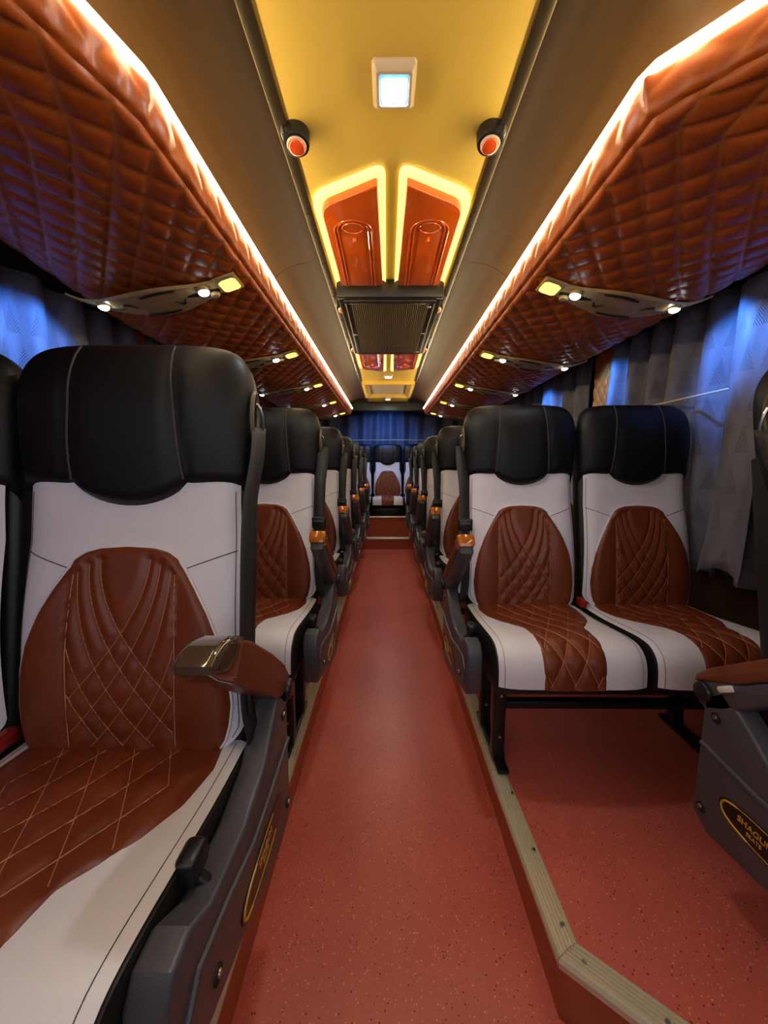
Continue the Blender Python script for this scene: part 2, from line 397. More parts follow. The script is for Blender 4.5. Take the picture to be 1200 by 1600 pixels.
# ------------------------------------------------------------------ luggage racks with quilted underside
belly = [(.462, CAM_Z + .706), (.466, CAM_Z + .660), (.480, CAM_Z + .637), (.515, CAM_Z + .629), (.58, CAM_Z + .615), (.68, CAM_Z + .592), (.80, CAM_Z + .568), (.90, CAM_Z + .556), (1.0, CAM_Z + .558), (1.10, CAM_Z + .585), (1.20, CAM_Z + .655), (1.275, CAM_Z + .735), (1.32, CAM_Z + .77)]
BP, BL = catmull(belly, 190)
BT = np.gradient(BP, axis=0); BT /= np.linalg.norm(BT, axis=1)[:, None]; BN = np.stack([BT[:, 1], -BT[:, 0]], 1); BN *= np.sign(-BN[:, 1:2] + 1e-9) ; 
for i in range(len(BN)):
    if i < 12 and BN[i, 0] > 0: BN[i] *= -1
Q = np.linspace(0, BL, len(BP))
FASC = .072                         # arc length of the plain fascia
def belly_at(x):                    # point and normal on the underside at distance x from the bus axis
    i = np.interp(x, BP[20:, 0], np.arange(20, len(BP))); j = int(round(float(i))); return BP[j], BN[j]
YR0, YR1 = -.62, 4.86
def rack(s):
    side = 'right' if s > 0 else 'left'
    root = empty('luggage_rack', (s * .8, 2.5, CAM_Z + .74), 'orange quilted leather overhead luggage rack along the %s side of the bus' % side, 'luggage rack')
    ys = np.linspace(YR0, YR1, 1150); Y, QQ = np.meshgrid(ys, Q, indexing='ij')
    h, g = quilt_h(Y / 1.22, QQ, .086, .0085)
    seam = np.exp(-((QQ - FASC) / .006) ** 2); edge = ss(.0, .02, QQ - FASC)
    h = h * (.35 + .65 * edge) - .007 * seam
    wr_ = .004 * np.sin(Y * 70 + 6 * np.sin(Y * 9)) * np.exp(-((QQ - FASC * .75) / .03) ** 2) * (.5 + .5 * np.sin(Y * 3.1)); h = h + wr_
    g = g * (.25 + .75 * edge)
    fl_ = flare(Y, s) * np.linspace(1, 0, len(Q))[None, :] ** .5
    P = np.stack([s * (BP[None, :, 0] + BN[None, :, 0] * h + fl_), Y, BP[None, :, 1] + BN[None, :, 1] * h], -1)
    if s < 0: P[..., 2] += .075 * ss(1.7, .8, Y) * ss(.55, 1.05, BP[None, :, 0])
    k = int(np.searchsorted(Q, FASC)); loc = np.array(root.location)
    for nm, sl in (('fascia', slice(0, k + 1)), ('quilted_underside', slice(k, None))):
        o = MB().grid(P[:, sl] - loc, flip=(s < 0)).build(nm, 'quilt', root, angle=0); set_groove(o, g[:, sl])
    # end cap and top of the rack
    cap = [(s * x, z) for x, z in BP[::6]] + [(s * 1.32, CAM_Z + .80), (s * .60, CAM_Z + .80)]
    MB().extrude([(a - loc[0], b - loc[2]) for a, b in cap], 'y', YR1 - loc[1], YR1 + .012 - loc[1]).build('end_cap', 'quilt', root, smooth=False)
    cap0 = [(s * x, z) for x, z in BP[::6]] + [(s * 1.32, CAM_Z + .80), (s * .60, CAM_Z + .80)]
    ypts = [y for y in (YR0, -.2, .1, .3, .40, .43, .45, .6, .72, .77, .80, .9)] + list(np.linspace(1.1, YR1 + .02, 20))
    pts = [(s * (.463 + float(flare(np.array(y), s))) - loc[0], y - loc[1], CAM_Z + .712 - loc[2]) for y in ypts]
    MB().tube(pts, .011, 10).build('led_strip', 'strip', root)
    return root
rack(-1); rack(1)

# ------------------------------------------------------------------ reading light panels under the racks
def service_panel(s, y, k):
    ordn = ['first', 'second', 'third', 'fourth', 'fifth'][k]; side = 'right' if s > 0 else 'left'
    root = empty('reading_light_panel', (s * .75, y, CAM_Z + .58), 'bronze leaf-shaped reading light panel, %s from the front, under the %s luggage rack' % (ordn, side), 'reading light', 'reading light panels under the racks')
    loc = np.array(root.location)
    def S_(x, dy, off):
        p, n = belly_at(x); return np.array([s * (p[0] + n[0] * off), y + dy, p[1] + n[1] * off]) - loc
    xs = np.linspace(.515, 1.10, 44)
    def hw(x):
        t = (x - .515) / (1.10 - .515)
        return .038 + .054 * float(ss(.10, .48, t)) - .092 * float(ss(.50, 1.0, t)) ** 1.2 + .002
    def bend(x): t = (x - .515) / .585; return .035 * math.sin(math.pi * t) - .015
    vs = np.linspace(-1, 1, 17)
    P = np.array([[S_(x, bend(x) + v * hw(x), .0165 - .006 * abs(v) ** 5 + (.003 if abs(v) > .8 and abs(v) < .99 else 0)) for v in vs] for x in xs])
    base = np.array([[S_(x, bend(x) + v * hw(x), .0104) for v in (1, -1)] for x in xs])
    full = np.concatenate([P, base], 1)
    MB().grid(full, cv=True, flip=(s < 0)).build('panel_plate', 'bronze', root)
    def pad(x0, x1, c0, c1, wd, off, mat, nm, n=10, bow=0.0):
        G = []
        for i in range(n):
            t = i / (n - 1); x = x0 + (x1 - x0) * t; c = c0 + (c1 - c0) * t + bow * math.sin(math.pi * t); ww = wd * (math.sin(math.pi * (t * .96 + .02)) ** .5)
            G.append([S_(x, bend(x) + c + v * ww, off * (1 - .3 * abs(v))) for v in (-1, -.5, 0, .5, 1)])
        return MB().grid(np.array(G), flip=(s < 0)).build(nm, mat, root)
    # yellow lamp at the inner end
    q = []
    yl = empty_parent = root
    def quad_lamp(x0, x1, hh, off, mat, nm, par):
        G = np.array([[S_(x, bend(x) + v * hh, off - .004 * (abs(v) ** 8) - .004 * abs(2 * (x - x0) / (x1 - x0) - 1) ** 8) for v in np.linspace(-1, 1, 9)] for x in np.linspace(x0, x1, 9)])
        B = np.array([[S_(x, bend(x) + v * hh, .0115) for v in (1, -1)] for x in np.linspace(x0, x1, 9)])
        return MB().grid(np.concatenate([G, B], 1), cv=True, flip=(s < 0)).build(nm, mat, par)
    fr = quad_lamp(.513, .592, .047, .022, 'bronze', 'lamp_frame', root)
    quad_lamp(.522, .582, .036, .0255, 'yellow', 'yellow_lens', fr)
    # dark figure-eight recess with push button and eyeball lamp
    pad(.586, .705, .012, -.004, .042, .0185, 'slot', 'dark_recess', 14)
    p, n = belly_at(.615); nv = Vector((s * n[0], 0, n[1]))
    c = Vector(S_(.618, bend(.618) + .024, .016)); MB().cyl(c, c + nv * .012, .017, .015, 18, .002).build('push_button', 'bronze', root)
    c = Vector(S_(.640, bend(.640) - .024, .015)); b = MB().cyl(c, c + nv * .014, .021, .019, 20, .003).build('lamp_bezel', 'bronze', root)
    MB().dome(c + nv * .0135, nv, .0180, .011).build('white_lens', 'cool', b)
    c2 = Vector(S_(.985, bend(.985) - .012, .013)); b2 = MB().cyl(c2, c2 + nv * .012, .020, .018, 20, .003).build('lamp_bezel', 'bronze', root)
    p2, n2 = belly_at(.985); nv2 = Vector((s * n2[0], 0, n2[1]))
    MB().dome(c2 + nv2 * .0115, nv2, .0165, .010).build('white_lens', 'cool', b2)
    # curved speaker slots
    for (x0, x1, c0, bw) in ((.76, .88, .060, .006), (.72, .84, -.060, -.008), (.715, .755, .0, .024), (.88, .94, .0, -.020), (.93, 1.04, .012, .006)):
        pad(x0, x1, c0, c0, .0065, .0215, 'slot', 'grille_slot', 10, bw)
    # the lamps' own light
    w1 = loc + np.array(c) + np.array([0, 0, -.035]); w2 = loc + np.array(c2) + np.array(nv2) * .04
    lamp('reading_lamp_light', 'SPOT', w1, READ_W, (.86, .93, 1.0), .012, (0, 0, 0), spot_size=R(115), spot_blend=.8)
    lamp('window_lamp_light', 'SPOT', w2, CURTAIN_W, (.07, .28, 1.0), .012, (0, R(-s * 66), 0), spot_size=R(84), spot_blend=.6)
    return root
for k in range(5):
    service_panel(-1, 1.345 + .80 * k + (.02 if k else 0), k)
    service_panel(1, 1.38 + .80 * k, k)

# ------------------------------------------------------------------ ceiling fittings
def dome_light(y, label, sz=.098, z=CEIL):
    r = empty('ceiling_light', (.0, y, z), label, 'ceiling light')
    o = [(-.5, -.5), (.5, -.5), (.5, .5), (-.5, .5)]
    m = MB(); rings = []
    for k, zz in ((1.0, 0), (.98, -.006), (.80, -.016), (.68, -.016), (.66, -.008)):
        ring = []
        for i in range(4):
            (ax, ay), (bx, by) = o[i], o[(i + 1) % 4]
            for t in (0.06, .5, .94): ring.append([(ax + (bx - ax) * t) * sz * k, (ay + (by - ay) * t) * sz * k * 1.1, zz])
        rings.append(ring)
    m.grid(np.array(rings), cv=True, flip=False); m.build('bezel', 'bezel', r)
    for sx in (-1, 1): MB().box((sx * .0145, .003, -.012), (.027, .054, .010), bev=.004).build('lens', 'dome', r)
    MB().box((0, 0, -.0095), (.063, .070, .006), bev=.002).build('lens_tray', 'blue_glow', r)
    lamp('ceiling_lamp_light', 'AREA', (0, y, z - .03), DOME_W, (.85, .93, 1.0), size=(.06, .07))
    return r
dome_light(.95, 'square ivory ceiling light with twin bright lenses over the front aisle')
dome_light(3.73, 'small bright ceiling light just behind the rear orange pods', .085)

def marker(s, y, label):
    r = empty('marker_lamp', (s * .262, y, CEIL), label, 'lamp', 'orange lamps along the ceiling edges')
    MB().box((s * .018, 0, -.012), (.008, .05, .024), bev=.002).build('bracket', 'steel', r)
    ax = Vector((-s * .04, -.16, -1)).normalized(); c = Vector((-s * .012, .0, -.002))
    b = MB().cyl(c, c + ax * .036, .035, .033, 28, .004).build('housing', 'dark_plastic', r)
    MB().cyl(c + ax * .035, c + ax * .041, .026, .023, 24, .002).build('ring', 'bezel', b)
    MB().dome(c + ax * .040, ax, .0225, .010).build('lens', 'lens_orange', b)
for s, nm in ((-1, 'left'), (1, 'right')):
    for y, wh in ((1.07, 'nearest of three'), (2.09, 'middle of three'), (2.78, 'farthest of three')):
        marker(s, y, 'black cupped lamp with orange lens, %s, %s ceiling edge' % (wh, nm))

def round_poly(pts, rad, n=6):
    out = []; N = len(pts)
    for i in range(N):
        p = Vector(pts[i]); a = Vector(pts[i - 1]); b = Vector(pts[(i + 1) % N]); r = rad[i]
        if r <= 0: out.append(tuple(p)); continue
        da = (a - p).normalized(); db = (b - p).normalized(); p0 = p + da * r; p1 = p + db * r
        for k in range(n + 1):
            t = k / n; out.append(tuple((1 - t) ** 2 * p0 + 2 * t * (1 - t) * p + t * t * p1))
    return out
def pod(s, rear):
    Y = (lambda y: y) if not rear else (lambda y: 4.68 - y)
    wh = 'behind' if rear else 'in front of'; side = 'right' if s > 0 else 'left'
    r = empty('ceiling_pod', (s * .14, Y(1.55), CEIL), 'glossy orange ceiling pod with glowing rim, %s the black grille, %s one' % (wh, side), 'ceiling panel', 'orange ceiling pods')
    L = np.array([s * .14, Y(1.55)])
    outer = [(.020, 1.165), (.020, 1.905), (.250, 1.925), (.258, 1.285)]; inner = [(.044, 1.215), (.034, 1.895), (.226, 1.925), (.232, 1.315)]
    def tr(pts, rad):
        q = [(s * x - L[0], Y(y) - L[1]) for x, y in pts]; q = round_poly(q, rad); return q
    ro = tr(outer, (.05, 0, 0, .06)); ri = tr(inner, (.012, 0, 0, .045))
    m = MB(); ring = [[[x, y, z] for x, y in P] for P, z in ((ro, 0.0), (ro, -.012), ([(a[0] * .9 + b[0] * .1, a[1] * .9 + b[1] * .1) for a, b in zip(ro, ri)], -.015), (ri, -.006))]
    m.grid(np.array(ring), cv=True); m.build('glowing_rim', 'rim', r)
    mt = MB().extrude(ri, 'z', -.030, -.001, bev=.007, seg=3).build('gloss_panel', 'red_gloss', r)
    xc = s * .135 - L[0]
    for dx, k in ((.054, 1), (.066, 1)):
        pts = [(xc - dx, Y(1.88) - L[1], -.030), (xc - dx, Y(1.43) - L[1], -.030)] + [(xc - dx * math.cos(a), Y(1.43 - .06 * math.sin(a)) - L[1], -.030) for a in np.linspace(0, math.pi, 12)] + [(xc + dx, Y(1.43) - L[1], -.030), (xc + dx, Y(1.88) - L[1], -.030)]
        MB().tube(pts, .0035, 8).build('raised_rib', 'red_gloss', mt)
    MB().tube([(xc + .036 * math.cos(a), Y(1.415) - L[1] + .028 * math.sin(a), -.030) for a in np.linspace(0, 2 * math.pi, 20)], .003, 6).build('round_boss', 'red_gloss', mt)
    c = Vector((xc, Y(1.475) - L[1], -.028)); MB().cyl(c, c + Vector((0, 0, -.014)), .008, .006, 12, .002).build('knob', 'red_gloss', mt)
for rr in (False, True):
    for s in (-1, 1): pod(s, rr)

ac = empty('ceiling_air_grille', (0, 2.29, CEIL), 'black slatted air intake grille box hanging under the middle of the ceiling', 'air vent')
o = []
MB().box((0, -.44, -.04), (.50, .03, .08), bev=.008).box((0, .44, -.04), (.46, .03, .08), bev=.008).box((-.232, 0, -.04), (.03, .88, .08), bev=.008).box((.232, 0, -.04), (.03, .88, .08), bev=.008).box((0, 0, -.02), (.45, .86, .03)).build('housing', 'grille', ac)
fr = MB().box((-.205, 0, -.082), (.03, .84, .012), bev=.003).box((.205, 0, -.082), (.03, .84, .012), bev=.003).box((0, -.41, -.082), (.44, .035, .012), bev=.003).box((0, .41, -.082), (.44, .035, .012), bev=.003).build('grille_frame', 'grille', ac)
m = MB()
for i in range(38): m.box((-.185 + .37 * i / 37, 0, -.080), (.0045, .80, .014))
sl = m.build('grille_slats', 'slat', ac, smooth=False); sl['kind'] = 'stuff'
for x in (-.213, .213): MB().box((x, 0, -.0885), (.004, .80, .003)).build('edge_bead', 'bezel', fr, smooth=False)
for x, y in ((.19, -.37), (.195, 0), (.19, .36), (-.2, .02)): MB().box((x, y, -.091), (.022, .012, .006), bev=.002).build('clip', 'steel', fr)

ht = empty('roof_hatch', (0, 4.35, CEIL), 'cream trapezoid roof hatch surround in the ceiling above the rear rows', 'roof hatch')
rings = [[(-x, -y, z), (x, -y, z), (x, y, z), (-x, y, z)] for x, y, z in ((.275, .40, 0), (.275, .40, -.035), (.245, .37, -.038), (.20, .30, -.006))]
MB().grid(np.array(rings, float), cv=True).build('hatch_surround', 'ceiling', ht, smooth=False)
MB().box((0, 0, -.004), (.42, .62, .006)).build('hatch_lid', 'bezel', ht, smooth=False)
dome_light(4.95, 'small bright ceiling light at the rear header above the back curtain', .075, CEIL - .004)

# ------------------------------------------------------------------ curtains
def curtain(name, s, y0, y1, z0, z1, nf, amp, seed, label, x=WX - .062, mat='curtain', group='grey window curtains', slant=(0, 0), hemx=0, hemcut=0, gather=None):
    rng = random.Random(seed); n = nf * 14 + 1; nz = 26; P = np.zeros((n, nz, 3)); UV = np.zeros((n, nz, 2))
    ph = [rng.uniform(-.5, .5) for _ in range(nf + 3)]; am = [rng.uniform(.55, 1.25) for _ in range(nf + 3)]
    for i in range(n):
        t = i / (n - 1); f = t * nf; k = int(f); a_ = am[k] * (1 - f + k) + am[k + 1] * (f - k); p_ = ph[k] * (1 - f + k) + ph[k + 1] * (f - k)
        for j in range(nz):
            w = j / (nz - 1)
            fold = math.sin(2 * math.pi * f + p_ * 1.6 + .5 * math.sin(2.2 * w + seed)) ; fold = math.copysign(abs(fold) ** .75, fold)
            y = y0 + (y1 - y0) * t + slant[0] * w * (1 - t) + slant[1] * w * t + .012 * math.sin(5 * w + 2 * p_)
            if gather: y += (gather[1] - y) * gather[0] * math.exp(-((w - gather[2]) / .18) ** 2)
            P[i, j] = (s * (x + amp * a_ * fold * (.75 + .35 * w) - hemx * w * w), y, z1 + (z0 - z1) * w + hemcut * w ** 3 * math.sin(math.pi * t))
            UV[i, j] = (t * (y1 - y0) * 1.9, P[i, j, 2])
    c = P.reshape(-1, 3).mean(0); c[2] = z0
    o = MB().grid(P - c, flip=(s < 0)).build(name, mat, angle=0); o.location = c
    uvl = o.data.uv_layers.new(name='cloth'); vi = np.zeros(len(o.data.loops), int); o.data.loops.foreach_get('vertex_index', vi)
    uvl.data.foreach_set('uv', UV.reshape(-1, 2)[vi].ravel())
    m = o.modifiers.new('thick', 'SOLIDIFY'); m.thickness = .0025
    tag(o, label, 'curtain', group); return o
ZT = CAM_Z + .645; ZB = CAM_Z - .43
curtain('window_curtain', 1, 1.40, 2.16, ZB, ZT, 5, .038, 3, 'grey window curtain on the right beside the orange quilted pillar, behind the white cord')
curtain('window_curtain', 1, .88, 1.34, ZB, ZT, 3, .032, 5, 'grey embossed curtain at the far right, hanging behind the nearest right seat')
curtain('window_curtain', 1, 1.19, 1.335, CAM_Z - .40, CAM_Z + .60, 1, .016, 8, 'narrow grey embossed curtain length draped in front, over the edge of the right window seat', x=WX - .14, hemx=.045, slant=(-.01, .015), hemcut=.04)
curtain('window_curtain', 1, 2.38, 3.80, ZB, ZT, 8, .032, 11, 'long grey curtain on the right window behind the orange quilted pillar')
curtain('window_curtain', 1, 3.98, 5.40, ZB, ZT, 8, .032, 13, 'grey curtain on the rearmost right window')
curtain('window_curtain', -1, 1.08, 2.06, ZB, ZT, 6, .034, 17, 'grey blue-lit curtain on the left window beyond the nearest left seats')
curtain('window_curtain', -1, 4.05, 4.75, ZB, ZT, 4, .034, 19, 'narrow blue-lit curtain on the rear left window')
# rear curtain across the back wall
n, nz = 220, 14; P = np.zeros((n, nz, 3)); UVr = None
for i in range(n):
    t = i / (n - 1); x = -1.2 + 2.4 * t
    for j in range(nz):
        w = j / (nz - 1); P[i, j] = (x + .03 * w * math.sin(9 * x), YEND - .03 - .035 * math.sin(x * 27 + 1.2 * math.sin(4 * x) + .6 * w) - .02 * math.sin(x * 11 + w * 2), CEIL - .02 - w * 1.0)
rc = MB().grid(P - np.array([0, YEND, 1.0]), flip=True).build('rear_curtain', 'rear_curtain', angle=0); rc.location = (0, YEND, 1.0)
tag(rc, 'wide dark blue curtain covering the rear window behind the back bench', 'curtain'); m = rc.modifiers.new('t', 'SOLIDIFY'); m.thickness = .003
rc.data.uv_layers.new(name='cloth')
lamp('rear_lamp_light', 'SPOT', (-.05, 5.42, CEIL - .03), 16.0, (.14, .36, 1.0), .03, (R(38), 0, 0), spot_size=R(120), spot_blend=.9)
c = MB().tube([(0, y, 0) for y in np.linspace(-.85, .80, 8)], .004, 8).build('curtain_cord', 'cord'); c.location = (1.185, 1.45, CAM_Z + .262)
tag(c, 'pale cord stretched across the curtains on the right window', 'cord')
c = MB().tube([(x, 0, 0) for x in np.linspace(-1.312, 1.312, 8)], .004, 8).build('curtain_cord', 'cord'); c.location = (0, 5.915, CAM_Z + .375)
tag(c, 'thin pale cord stretched across the dark rear curtain', 'cord')

# ------------------------------------------------------------------ seats
RC = R(10); CW = .2145; CB = .218; PITCH = .46; BASEZ = .452
def back_pt(x, s, off=0.0, hw=.212):
    x = np.asarray(x, float); s = np.asarray(s, float)
    fr = .016 * np.sin(np.clip(s / .42, 0, 1) * math.pi) + .010 * (np.abs(x) / hw) ** 2 - .035 * np.clip(np.abs(x) / hw, 0, 1.1) ** 9
    o = off + fr
    return np.stack([x, s * math.sin(RC) - o * math.cos(RC), BASEZ + s * math.cos(RC) + o * math.sin(RC)], -1)
BN_ = np.array([0, -math.cos(RC), math.sin(RC)])
def white_hw(s): return .203 + .012 * (1 - np.clip(s / .5, 0, 1)) - .05 * np.clip(1 - s / .06, 0, 1) ** 2.2
def dome_hw(s):     # half width of the brown back insert
    k = np.array([0, .012, .03, .06, .10, .16, .22, .28, .33, .362, .385, .398, .406, .409])
    w = np.array([.158, .175, .186, .193, .197, .192, .179, .156, .130, .112, .096, .078, .050, .0])
    return np.interp(s, k, w)
cprof = [(.03, .470), (-.10, .476), (-.22, .490), (-.31, .500), (-.365, .496), (-.402, .470), (-.418, .430), (-.422, .378)]
CP, CL = catmull(cprof, 64); CT = np.gradient(CP, axis=0); CT /= np.linalg.norm(CT, axis=1)[:, None]; CN = np.stack([CT[:, 1], -CT[:, 0]], 1)
if CN[5, 1] < 0: CN = -CN
def seat_pt(x, t, off=0.0):
    i = np.clip(np.asarray(t, float), 0, 1) * 63; y = np.interp(i, np.arange(64), CP[:, 0]); z = np.interp(i, np.arange(64), CP[:, 1])
    ny = np.interp(i, np.arange(64), CN[:, 0]); nz = np.interp(i, np.arange(64), CN[:, 1]); x = np.asarray(x, float)
    o = off - .016 * (np.abs(x) / CW) ** 7 - .004 * (1 - (np.abs(x) / CW) ** 2) * np.exp(-((np.asarray(t) - .3) / .25) ** 2)
    return np.stack([x + 0 * y, y + ny * o, z + nz * o], -1), np.stack([0 * y + 0 * x, ny + 0 * x, nz + 0 * x], -1)
CBASE = [tuple(p) for p in (CP - CN * .021)[1::3]] + [(-.395, .358), (-.37, .342), (.05, .335), (.05, .445)]
def ins_hw(t): return np.interp(t, [0, .03, .15, .30, .42, .50, .535, .56, .62, 1], [.165, .180, .188, .176, .150, .120, .105, .098, .094, .088])
def dist_poly(X, Z, lines):
    D = np.full(X.shape, 9.0)
    for L in lines:
        for (a, b) in zip(L[:-1], L[1:]):
            a = np.array(a); b = np.array(b); ab = b - a; q = np.clip(((X - a[0]) * ab[0] + (Z - a[1]) * ab[1]) / (ab @ ab + 1e-12), 0, 1)
            D = np.minimum(D, np.hypot(X - a[0] - q * ab[0], Z - a[1] - q * ab[1]))
    return D
def bez(p0, p1, p2, n=22):
    t = np.linspace(0, 1, n)[:, None]; return (1 - t) ** 2 * np.array(p0) + 2 * t * (1 - t) * np.array(p1) + t * t * np.array(p2)
QC = .098
dl = []
for (p0, p1, p2) in (((-.046, .384), (-.047, .275), (QC - .004, .118)), ((-.066, .374), (-.063, .225), (QC - .004, .050)), ((-.086, .360), (-.080, .165), (.060, .020)),
                     ((-QC, .215), (-.075, .115), (.005, .018)), ((-QC, .125), (-.08, .085), (-.045, .035))):
    b = bez(p0, p1, p2); dl.append(b); dl.append(b * np.array([-1, 1]))
seams = [np.array([[sg * QC, .012], [sg * (QC + .002), .2], [sg * (QC - .004), .355]]) for sg in (-1, 1)]
TAN = .62      # cushion lattice
def seat_lines():
    out = []
    for k in range(-8, 14):
        for sg in (-1, 1):
            pts = []
            for q in np.linspace(.02, .985, 70):
                x = sg * (-.26 + .066 * k + (q * CL) * TAN * .8)
                if abs(x) < min(float(ins_hw(q)) - .010, .135): pts.append((x, q))
                elif len(pts) > 3: break
            if len(pts) > 4: out.append(np.array(pts))
    return out
SL = seat_lines()
PROTO = {}
def seat_meshes(par_c, par_b, cx):
    def sh(P): P = np.array(P, float); P[..., 0] += cx; return P
    # --- cushion
    t = np.linspace(0, 1, 46)
    for sg in (-1, 1):
        a = np.linspace(0, 1, 10); T, A = np.meshgrid(t, a, indexing='ij'); X = sg * (ins_hw(T) - .003 + (CW - ins_hw(T) + .003) * A)
        P, _ = seat_pt(X, T); MB().grid(sh(P), flip=(sg > 0)).build('cushion_cover', 'white', par_c, angle=0)
    a = np.linspace(-1, 1, 48); tt = np.linspace(0, 1, 66); T, A = np.meshgrid(tt, a, indexing='ij'); X = ins_hw(T) * A
    D = dist_poly(X, T * CL, [np.c_[L[:, 0], L[:, 1] * CL] for L in SL])
    off = .0055 * (1 - np.exp(-(D / .009) ** 2)) + .001 - .007 * np.abs(A) ** 14
    P, N = seat_pt(X, T, off); MB().grid(sh(P)).build('cushion_insert', 'brown', par_c, angle=0)
    m = MB()
    for L in SL:
        P, N = seat_pt(L[:, 0], L[:, 1], .0012); m.ribbon(sh(P), N, .0019, .0014)
    m.build('quilting_stitches', 'thread', par_c, angle=0)
    for sg in (-1, 1):
        q = np.linspace(.02, 1, 40); P, N = seat_pt(np.full(40, sg * (CW - .016)), q, .0002)
        MB().ribbon(sh(P), N, .0016, .0008).build('edge_seam', 'dark_thread', par_c, angle=0)
    # --- backrest cover
    s = np.linspace(0.0, .555, 50); a = np.linspace(-1, 1, 30); S2, A = np.meshgrid(s, a, indexing='ij'); X = white_hw(S2) * A
    P = back_pt(X, S2); MB().grid(sh(P)).build('backrest_cover', 'white', par_b, angle=0)
    s = np.r_[np.linspace(.0005, .36, 62), np.linspace(.366, .4088, 14)]; a = np.linspace(-1, 1, 56); S2, A = np.meshgrid(s, a, indexing='ij'); X = dome_hw(S2) * A
    D = dist_poly(X, S2, dl); D2 = dist_poly(X, S2, seams); E = np.minimum(np.minimum((1 - np.abs(A)) * dome_hw(S2), .41 - S2), .012) / .012
    off = .0095 * np.sqrt(np.clip(E, 0, 1)) + .0055 * (np.abs(X) < QC) * (1 - np.exp(-(D / .009) ** 2)) + .004 * (np.abs(X) >= QC) * ss(0, .04, np.abs(X) - QC) - .004 * np.exp(-(D2 / .005) ** 2)
    P = back_pt(X, S2, off - .001); MB().grid(sh(P)).build('backrest_insert', 'brown', par_b, angle=0)
    m = MB()
    for L in dl + [np.array([np.interp(np.linspace(0, 2, 24), [0, 1, 2], z[:, k]) for k in (0, 1)]).T for z in seams]:
        P = back_pt(L[:, 0], L[:, 1], .0085); m.ribbon(sh(P), np.tile(BN_, (len(L), 1)), .0016, .0014)
    m.build('quilting_stitches', 'thread', par_b, angle=0)
    # piping round the insert and the shoulder seams
    m = MB(); q = np.r_[np.linspace(.004, .36, 40), np.linspace(.366, .4085, 16)]
    loop = np.r_[np.c_[-dome_hw(q), q], np.c_[dome_hw(q[::-1]), q[::-1]]]; m.tube([tuple(p) for p in sh(back_pt(loop[:, 0], loop[:, 1], .0025))], .0028, 6)
    m.build('insert_piping', 'white', par_b)
    for sg in (-1, 1):
        q = np.linspace(0, 1, 14); x = sg * (.100 + .100 * q); z = .362 + .038 * q
        MB().ribbon(sh(back_pt(x, z, .0003)), np.tile(BN_, (14, 1)), .0022, .0008).build('shoulder_seam', 'dark_thread', par_b, angle=0)
        q = np.linspace(.03, .52, 30); x = sg * (white_hw(q) - .008)
        MB().ribbon(sh(back_pt(x, q, .0003)), np.tile(BN_, (30, 1)), .0015, .0008).build('edge_seam', 'dark_thread', par_b, angle=0)
    # --- headrest: puffed three-lobed black pad wrapping over the top
    nth = 72; nb = 34; G = np.zeros((nb, nth, 3)); top = .815
    for i in range(nb):
        b = 1 - (1 - i / (nb - 1)) ** 1.6 if i < nb - 1 else 1.0
        cr = max(0.0, (b - .60) / .40); shrink = math.sqrt(max(0, 1 - cr ** 3.2)); hwd = .2275 * (.72 + .28 * shrink ** .9) * (.955 + .045 * math.sin(min(1, b * 1.6) * math.pi / 2)); dep = (.072 * (.18 + .82 * math.sqrt(max(0, 1 - cr ** 2.6))))
        for k in range(nth):
            hk = nth // 2; v_ = 1 - 2 * (k % hk + .5) / hk; u_ = math.copysign(1 - (1 - abs(v_)) ** 1.5, v_); front = k >= hk
            if front: u_ = -u_
            x = hwd * u_; yy = (1 - abs(u_) ** 5) ** .36 * (-1 if front else 1)
            slow = (.530 - .042 * max(0., 1 - (x / .108) ** 2) ** .8) if front else .50
            s_ = slow + (top - .008 * (abs(x) / .2) ** 4 - slow) * b
            bulge = (.030 + .030 * math.sin(min(1, b / .75) * math.pi / 2)) * (1 - .12 * cr)
            d_front = -bulge; d_rear = .088
            xs_ = .088 + .018 * (1 - b)
            sm = math.exp(-((abs(x) - xs_) / .0085) ** 2)
            o_ = (d_front * (1 if b > .02 else .35)) if front else d_rear
            yv = o_ * abs(yy) * (math.sqrt(max(.0, 1 - cr ** 2.6)) * .78 + .22 if True else 1)
            if front: yv += sm * .007 * abs(yy) * (1 - cr) + .012 * (abs(x) / .22) ** 3
            else: yv += 0
            G[i, k] = (x, s_ * math.sin(RC) + yv * math.cos(RC) + .012, BASEZ + s_ * math.cos(RC) - yv * math.sin(RC))
    m = MB().grid(sh(G), cv=True); n0 = m.n
    m.add(sh(np.array([G[-1].mean(0), G[0].mean(0)])), []);
    for k in range(nth): m.f.append(((nb - 1) * nth + k, n0, (nb - 1) * nth + (k + 1) % nth)); 
    for k in range(nth): m.f.append((k, (k + 1) % nth, n0 + 1))
    hd = m.build('headrest', 'black', par_b, angle=0)
    # stitched piping along the seams of the headrest (taken from the mesh itself)
    for sg in (-1, 1):
        pts = []
        for i in range(1, nb - 4):
            b = 1 - (1 - i / (nb - 1)) ** 1.6; xs_ = sg * (.088 + .018 * (1 - b)); row = G[i]; fr_ = row[nth // 2:]      # front half
            j = int(np.argmin(np.abs(fr_[:, 0] - xs_))); j = min(max(j, 1), len(fr_) - 2)
            o_ = np.argsort(fr_[:, 0]); y_ = np.interp(xs_, fr_[o_, 0], fr_[o_, 1]); z_ = np.interp(xs_, fr_[o_, 0], fr_[o_, 2]); pts.append((xs_ + cx, y_ - .001, z_))
        MB().tube(pts, .0022, 6).build('headrest_piping', 'dark_thread', hd)
    return hd

